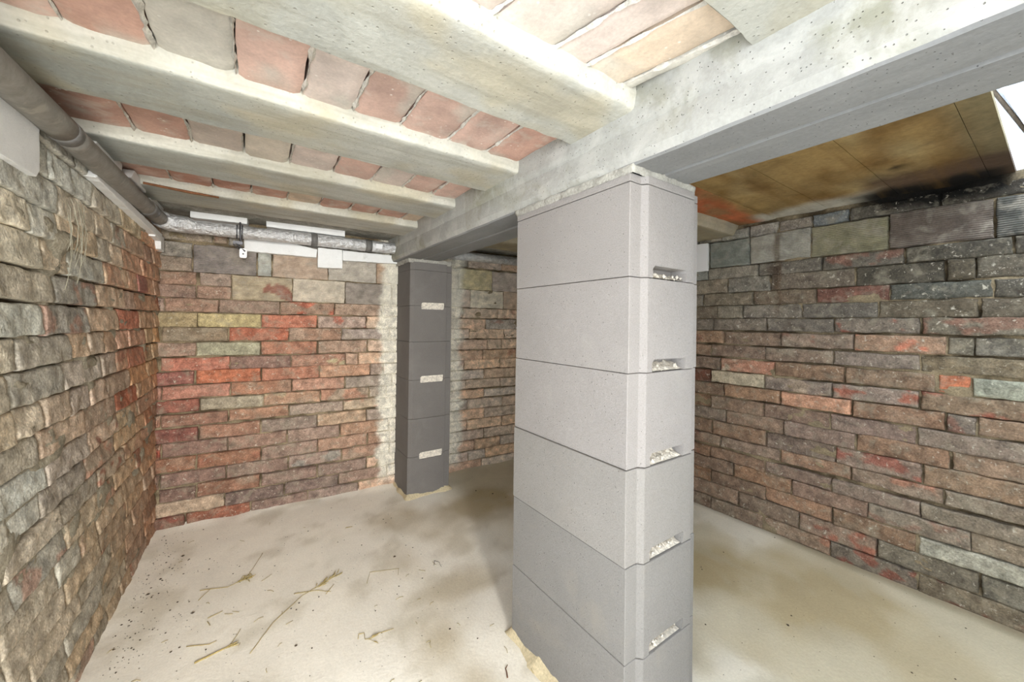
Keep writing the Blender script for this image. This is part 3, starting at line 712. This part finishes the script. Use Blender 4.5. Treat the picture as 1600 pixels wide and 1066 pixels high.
# ------------------------------------------------------------------ hatch at the right: white reveal, frame bars
mb=MB()
mb.box((1.0,.285,1.805),(2.62,.30,2.6)); mb.box((1.0,-.62,1.768),(2.62,-.636,2.45)); mb.box((2.54,-.62,1.70),(2.62,.30,2.6)); mb.box((1.0,-.62,1.80),(1.06,.30,2.6));
o=mb.build('trim_1',[m_paint],smooth=False); tag(o,kind='structure')
def T3(t): return t
fr_=empty('window_1',(1.8,.06,1.9)); tag(fr_,kind='structure')
def wl(y,z,e): return (2.528-e,y+.00,z)
mb=MB(); mb.tube([(2.53,.182+.04,2.165+.10),(2.53,.096-.04,1.957-.10)],.007,8); o=mb.build('frame_dark_gap',[m_dark]); attach(o,fr_)  # dark rod stands in for the shaded gap beside the frame
mb=MB(); mb.tube([(2.52,.155+.04,2.161+.12),(2.52,.097-.05,1.994-.14)],.009,10); o=mb.build('window_frame',[m_white]); attach(o,fr_)
mb=MB(); A=[(.143+.04,2.16+.12),(.085-.03,2.0-.10),(.03,2.0-.10),(.08,2.28)]
a=[mb.vert((2.525,y,z),(1,1,1)) for y,z in A]; b=[mb.vert((2.545,y,z),(1,1,1)) for y,z in A]
mb.face(a); mb.face(b[::-1])
for k in range(4): mb.face((a[k],b[k],b[(k+1)%4],a[(k+1)%4]))
o=mb.build('window_pane',[m_grey],smooth=False); attach(o,fr_)

# ------------------------------------------------------------------ pipes
pl=empty('drain_pipe',(-.40,2.0,1.64)); tag(pl,'dusty grey drain pipe sloping along the top of the left wall','pipe')
def seg(name,pts,rad,material,parent,n=20,wob=0,caps=True):
    mb=MB(); mb.tube(pts,rad,n,wob=wob,caps=caps); o=mb.build(name,[material]); attach(o,parent); return o
def lp(a,b,t): return tuple(x+(y-x)*t for x,y in zip(a,b))
PA=(-.405,.2,1.575); PB=(-.398,1.43,1.626); PC=(-.385,2.05,1.632); PD=(-.376,2.60,1.650)
seg('pipe_sleeve',[lp(PA,PB,i/20) for i in range(21)],.0335,m_pipe,pl)
seg('pipe_socket',[lp(PB,PC,t) for t in (0,.03,.06,.09)],[.034,.0345,.0345,.030],m_band,pl)
seg('pipe_run',[lp(PB,PC,.05+.95*i/12) for i in range(13)]+[lp(PC,PD,i/8) for i in range(1,9)],.0325,m_pipe,pl)
seg('pipe_socket',[lp(PC,PD,t) for t in (.42,.46,.56,.6)],[.034,.036,.036,.034],m_band,pl)
pb=empty('foil_pipe',(.3,2.62,1.65)); tag(pb,'crinkled silver foil wrapped pipe along the top of the back wall','pipe')
def bp(x): return (x,2.612-.019*x,1.640+.012*x)
E0=Vector(PD); pts=[E0+Vector((-.0,-.04,0)),E0+Vector((.008,-.005,0)),E0+Vector((.035,.006,-.006)),Vector((-.28,2.612,1.642))]
pts+= [Vector(bp(-.25+i*.02)) for i in range(55)]
mb=MB(); mb.tube(pts,[.041,.043,.044,.042]+[.036]*55,22,wob=.10); o=mb.build('foil_wrap',[m_foil]); attach(o,pb)
seg('pipe_run',[bp(.80),bp(2.42)],.034,m_foil,pb,caps=True)
for x,wd in ((.30,.035),(.615,.04)): seg('tape_band',[bp(x),bp(x+wd)],.0385,m_band,pb)
mb=MB(); P=Vector(bp(.675)); mb.box((P.x,P.y-.0395,P.z-.018),(P.x+.04,P.y-.034,P.z+.012)); o=mb.build('pipe_sticker',[m_white],smooth=False); attach(o,pb); o['label']='white paper sticker'
cl=empty('pipe_clamp',(-.045,2.60,1.60)); tag(cl,'dark metal pipe clamp around the foil pipe with a white tag hanging','clamp')
P=bp(-.05)
def ringpts(c,r,n=20): return [(c[0],c[1]+r*math.cos(t),c[2]+r*math.sin(t)) for t in [2*math.pi*k/n for k in range(n+1)]]
for dx in (-.014,.010):
    mb=MB(); mb.tube([(P[0]+dx+a*0,b,c) for a,b,c in ringpts(P,.039)],.0035,6); o=mb.build('clamp_ring',[m_clamp]); attach(o,cl)
mb=MB(); mb.tube([(P[0],P[1]-.042,P[2]+.045),(P[0],P[1]-.046,P[2]),(P[0]+.004,P[1]-.046,P[2]-.075)],.0045,8); o=mb.build('strap',[m_clamp]); attach(o,cl)
mb=MB(); mb.box((P[0]-.03,P[1]-.055,P[2]-.078),(P[0]+.012,P[1]-.035,P[2]-.062)); mb.tube([(P[0]-.02,P[1]-.05,P[2]-.07),(P[0]+.025,P[1]-.055,P[2]-.115)],.005,8); mb.tube([(P[0]-.03,P[1]-.05,P[2]-.08),(P[0]+.015,P[1]-.055,P[2]-.118)],.003,8); o=mb.build('buckle',[m_clamp],smooth=False); attach(o,cl)
mb=MB(); cx,cz=P[0]+.016,P[2]-.125; q=[]
for t in range(24):
    a=2*math.pi*t/24; sx=.017; sz=.026; c_,s_=math.cos(a),math.sin(a)
    q.append((cx+sx*math.copysign(abs(c_)**.4,c_),cz+sz*math.copysign(abs(s_)**.4,s_)))
fa=[mb.vert((x,P[1]-.058,z),(1,1,1)) for x,z in q]; ba=[mb.vert((x,P[1]-.054,z),(1,1,1)) for x,z in q]
mb.face(fa); mb.face(ba[::-1])
for k in range(24): mb.face((fa[k],ba[k],ba[(k+1)%24],fa[(k+1)%24]))
o=mb.build('hanging_tag',[m_white],smooth=False); attach(o,cl); o['label']='white plastic tag'
mb=MB(); mb.tube([(cx,P[1]-.0595,cz-.004),(cx,P[1]-.057,cz-.004)],.004,12); o2=mb.build('tag_hole',[m_clamp]); o2.parent=o; o2.location=o2.location

# ------------------------------------------------------------------ polystyrene packing pieces
def foam(W,poly,w0,w1,label,seed,mt=None,cat='polystyrene piece',group=None,name='polystyrene_piece'):
    """poly: outline (u,v) on the wall plane; w0..w1: thickness away from it"""
    mb=MB(); r=random.Random(seed)
    A=[];B=[]; pts=[]
    n=len(poly)
    for k in range(n):
        a=poly[k]; b=poly[(k+1)%n]; m_=max(1,int(math.hypot(a[0]-b[0],a[1]-b[1])/.02))
        for i in range(m_): pts.append((a[0]+(b[0]-a[0])*i/m_+ (r.uniform(-.0012,.0012) if i else 0), a[1]+(b[1]-a[1])*i/m_+(r.uniform(-.0012,.0012) if i else 0)))
    for u,v in pts:
        A.append(mb.vert(W.at(u,v,w1),(1,1,1))); B.append(mb.vert(W.at(u,v,w0),(1,1,1)))
    mb.face(A); mb.face(B[::-1])
    for k in range(len(pts)): mb.face((A[k],A[(k+1)%len(pts)],B[(k+1)%len(pts)],B[k]))
    o=mb.build(name,[mt or m_foam],smooth=False)
    b=o.modifiers.new('b','BEVEL'); b.width=.0025; b.segments=2; b.limit_method='ANGLE'; b.angle_limit=.9
    return tag(o,label,cat,group)
foam(WL,[(.85,1.478),(1.385,1.482),(1.40,1.50),(1.395,1.60),(.85,1.60)],-.01,.018,'thick white polystyrene block under the pipe on the left wall, nearest the viewpoint',1)
foam(WL,[(1.72,1.588),(2.66,1.556),(2.67,1.59),(1.74,1.612)],.0,.030,'long thin white polystyrene strip wedged under the pipe on the left wall',2)
foam(WL,[(1.71,1.69),(1.98,1.69),(1.98,1.722),(1.73,1.715)],.01,.03,'narrow white polystyrene sliver above the middle of the left wall pipe',3)
foam(WL,[(2.02,1.685),(2.25,1.69),(2.22,1.728),(2.07,1.728)],.01,.045,'small white polystyrene lump above the left wall pipe, between two slivers',4)
foam(WL,[(2.36,1.685),(2.66,1.69),(2.66,1.726),(2.40,1.726)],.01,.035,'white polystyrene wedge above the left wall pipe, closest to the back corner',5)
foam(WL,[(2.53,1.575),(2.735,1.585),(2.735,1.505),(2.66,1.51),(2.655,1.55),(2.53,1.552)],.002,.028,'ragged white polystyrene flap hanging in the corner where the pipes meet',6)
foam(WB,[(-.26,1.690),(-.01,1.690),(-.01,1.728),(-.26,1.728)],.02,.13,'white polystyrene slab on top of the foil pipe, left of the clamp',7)
foam(WB,[(.08,1.690),(.50,1.686),(.50,1.728),(.08,1.731)],.02,.12,'longer white polystyrene slab on top of the foil pipe, right of the clamp',8)
foam(WB,[(-.03,1.550),(.345,1.548),(.35,1.60),(.20,1.625),(-.03,1.628)],.004,.045,'white polystyrene strip under the foil pipe, beside the white tag',9)
foam(WB,[(.352,1.486),(.495,1.490),(.492,1.61),(.352,1.61)],.01,.060,'square white polystyrene board hanging lowest under the foil pipe',10)
foam(WB,[(.497,1.545),(.88,1.556),(.895,1.57),(.90,1.61),(.497,1.61)],.004,.045,'white polystyrene strip under the foil pipe, ending at the dark pillar',11)
foam(WR,[(1.285,1.500),(1.55,1.500),(1.55,1.685),(1.285,1.675)],.014,.034,'flat white board fixed high on the right wall beside the light pillar',12,m_white,'board',name='wall_board')

# a rusty bar lying along the joist near the corner
mb=MB(); mb.tube([(-.36,2.10,1.694),(-.22,2.13,1.693),(-.12,2.137,1.692)],[.005,.006,.004],8); tag(mb.build('rusty_bar',[m_rust]),'thin rusty steel bar along the joist edge over the left wall pipe','bar')

# cobwebs and dusty drips on the left wall
def web(u0,v0,du,dv,n,label,seed):
    mb=MB(); r=random.Random(seed)
    for k in range(n):
        a=(u0+r.uniform(0,du),v0+r.uniform(-.03,.03)); L_=dv*r.uniform(.4,1.1); pts=[]; sl=r.uniform(-.15,.15)
        for i in range(9):
            t=i/8; pts.append(WL.at(a[0]+sl*t*L_*2+.006*nz(t*5,k),a[1]-L_*t,.022+.010*math.sin(math.pi*t)+.004*nz(t*4,k*2)))
        mb.tube(pts,[.0006+.0010*max(0,nz(i*.9,k*1.7)) for i in range(9)],5)
    return tag(mb.build('cobweb',[m_web]),label,'cobweb')
web(1.50,1.46,.16,.20,14,'dusty hanging cobweb strands in the middle of the upper left wall',3)

# ------------------------------------------------------------------ debris on the floor
def fp(x,y,z=.0): return Vector((x,y,.004*fr(x*2,y*2,0,3)+z))
def stem(pts,label,seed,head=None,leaf=0,r0=.0013,col=m_grass,group='dry grass bits on the floor',name='grass_stem',headdir=None,hl=.10,cat='dry grass'):
    r=random.Random(seed)
    P=[]
    for (a,b) in zip(pts,pts[1:]):
        for i in range(6):
            t=i/6; x=a[0]+(b[0]-a[0])*t; y=a[1]+(b[1]-a[1])*t
            P.append(fp(x+.002*nz(x*30,y*30,seed),y+.002*nz(x*30,y*30,seed+3),.0025+.002*abs(nz(t*3,seed))))
    P.append(fp(*pts[-1],.003))
    mb=MB(); mb.tube(P,[r0*(1-.4*i/len(P)) for i in range(len(P))],6)
    o=mb.build(name,[col]); 
    if head:
        hb=MB(); E=P[-1]; d=(P[-1]-P[-4]).normalized()
        for k in range(head):
            t=k/head; base=E-d*hl*t*.9; a=r.uniform(-.7,.7); dd=Vector((d.x*math.cos(a)-d.y*math.sin(a),d.x*math.sin(a)+d.y*math.cos(a),0)); l=r.uniform(.02,.045)
            tip=base+dd*l+Vector((0,0,r.uniform(.001,.01)))
            hb.tube([base,base+dd*l*.45,base+dd*l*.6+Vector((0,0,.002)),base+dd*l*.8+Vector((0,0,.003)),tip],[.0005,.0006,.0019,.0017,.0003],5)
        h=hb.build('seed_head',[m_grass]); h.parent=o
    tag(o,label,cat); 
    return o
stem([(-.155,2.07),(-.06,2.035),(.0,2.06)],'dry grass stem pointing left with a seed tuft, farthest from the viewpoint',1,head=12,hl=.05)
stem([(.07,2.24),(.035,2.14),(.005,2.06)],'thin dry grass stem slanting up from the farther seed tuft',2,head=8,hl=.04)
stem([(-.155,2.00),(-.12,2.06)],'short bent grass blade left of the farther seed tuft',3)
stem([(.018,1.588),(.09,1.70),(.20,1.80),(.345,1.86)],'longest dry grass stem with a feathery seed head, middle of the floor',4,head=20,hl=.13)
stem([(.17,1.83),(.25,1.80),(.30,1.76)],'straw stalk crossing the longest grass stem',5)
stem([(.28,1.755),(.32,1.80)],'short straw blade at the right end of the crossing stalk',6)
stem([(-.135,1.645),(-.04,1.665)],'thick green brown grass stalk, nearest tuft at lower left',7,head=6,r0=.003,hl=.03)
stem([(-.165,1.74),(-.10,1.71),(-.08,1.715)],'forked straw blade above the nearest grass stalk',8)
stem([(-.04,1.665),(-.01,1.73)],'straw blade sticking up from the nearest grass stalk',9)
stem([(-.115,1.86),(-.07,1.875)],'short straw blade between the two left grass tufts',10)
stem([(-.115,1.84),(-.105,1.81)],'tiny hooked grass blade between the left tufts',11)
stem([(.44,1.73),(.47,1.80),(.59,1.755),(.57,1.71)],'angular thin straw lying left of the light pillar',12,r0=.001)
stem([(.395,1.43),(.46,1.42)],'short green straw blade right of the curled weed',13)
stem([(.06,2.0),(.10,2.03)],'pale straw blade right of the farther tuft',14,r0=.001)
stem([(.34,1.445+.0),(.345,1.465),(.365,1.46),(.36,1.43),(.375,1.42)],'small curled green weed on the open floor',15,head=4,hl=.01)
stem([(.735,1.69),(.75,1.72),(.765,1.70),(.76,1.66)],'tiny dark hooked twig near the light pillar',16,r0=.0012,col=m_dark,name='twig',cat='twig')
stem([(.705,1.02),(.712,1.035),(.716,1.05),(.73,1.058)],'small reddish forked twig beside the light pillar foot',17,r0=.0022,col=m_rust,name='twig',cat='twig')
stem([(.455,2.26),(.49,2.255)],'short yellow green straw left of the dark pillar',18,r0=.002)
mb=MB(); r=random.Random(8)
def crumb(x,y,s):
    b0=len(mb.v); c=fp(x,y,s*.3)
    for dx,dy,dz in ((1,0,0),(-1,0,0),(0,1,0),(0,-1,0),(0,0,.7),(0,0,-.7)): mb.vert(c+Vector((dx*r.uniform(.6,1.5),dy*r.uniform(.6,1.5),dz))*s,(.3,.3,.3))
    for f in ((0,2,4),(2,1,4),(1,3,4),(3,0,4),(2,0,5),(1,2,5),(3,1,5),(0,3,5)): mb.face([b0+i for i in f])
for k in range(900):
    if r.random()<.55: y=r.uniform(.9,2.7); x=-.468+.0215*y+.03+abs(r.gauss(0,.10))
    elif r.random()<.5: x=r.uniform(-.2,.8); y=r.uniform(1.2,2.6)
    else: x=r.uniform(1.2,2.38); y=r.uniform(.2,2.3)
    crumb(x,y,r.choice([.0012,.0015,.002,.002,.0035]) if r.random()>.02 else .006)
tag(mb.build('dirt_crumbs',[m_dark],smooth=False),'scattered dark dirt crumbs over the screed floor','dirt',kind='stuff')
mb=MB(); r=random.Random(18)
for k in range(60):
    y=r.uniform(.9,2.7); x=-.468+.0215*y+.03+abs(r.gauss(0,.25)); a=r.uniform(0,6.3); l=r.uniform(.01,.035)
    if r.random()<.4: x=r.uniform(0,.8); y=r.uniform(1,1.9)
    mb.tube([fp(x,y,.0015),fp(x+math.cos(a)*l/2,y+math.sin(a)*l/2,.003),fp(x+math.cos(a+.2)*l,y+math.sin(a+.2)*l,.0015)],.0008,5)
tag(mb.build('straw_bits',[m_grass]),'fine bits of straw strewn over the screed floor','dry grass',kind='stuff')

# repeats of one kind share a group phrase
GROUPS={'joist':'concrete joists under the ceiling','pillar':'block pillars under the beam','polystyrene piece':'white polystyrene pieces packed around the pipes','dry grass':'dry grass bits on the floor','twig':'small twigs on the floor'}
for o in bpy.data.objects:
    if o.parent is None and o.get('category') in GROUPS and o.get('kind')!='stuff': o['group']=GROUPS[o['category']]
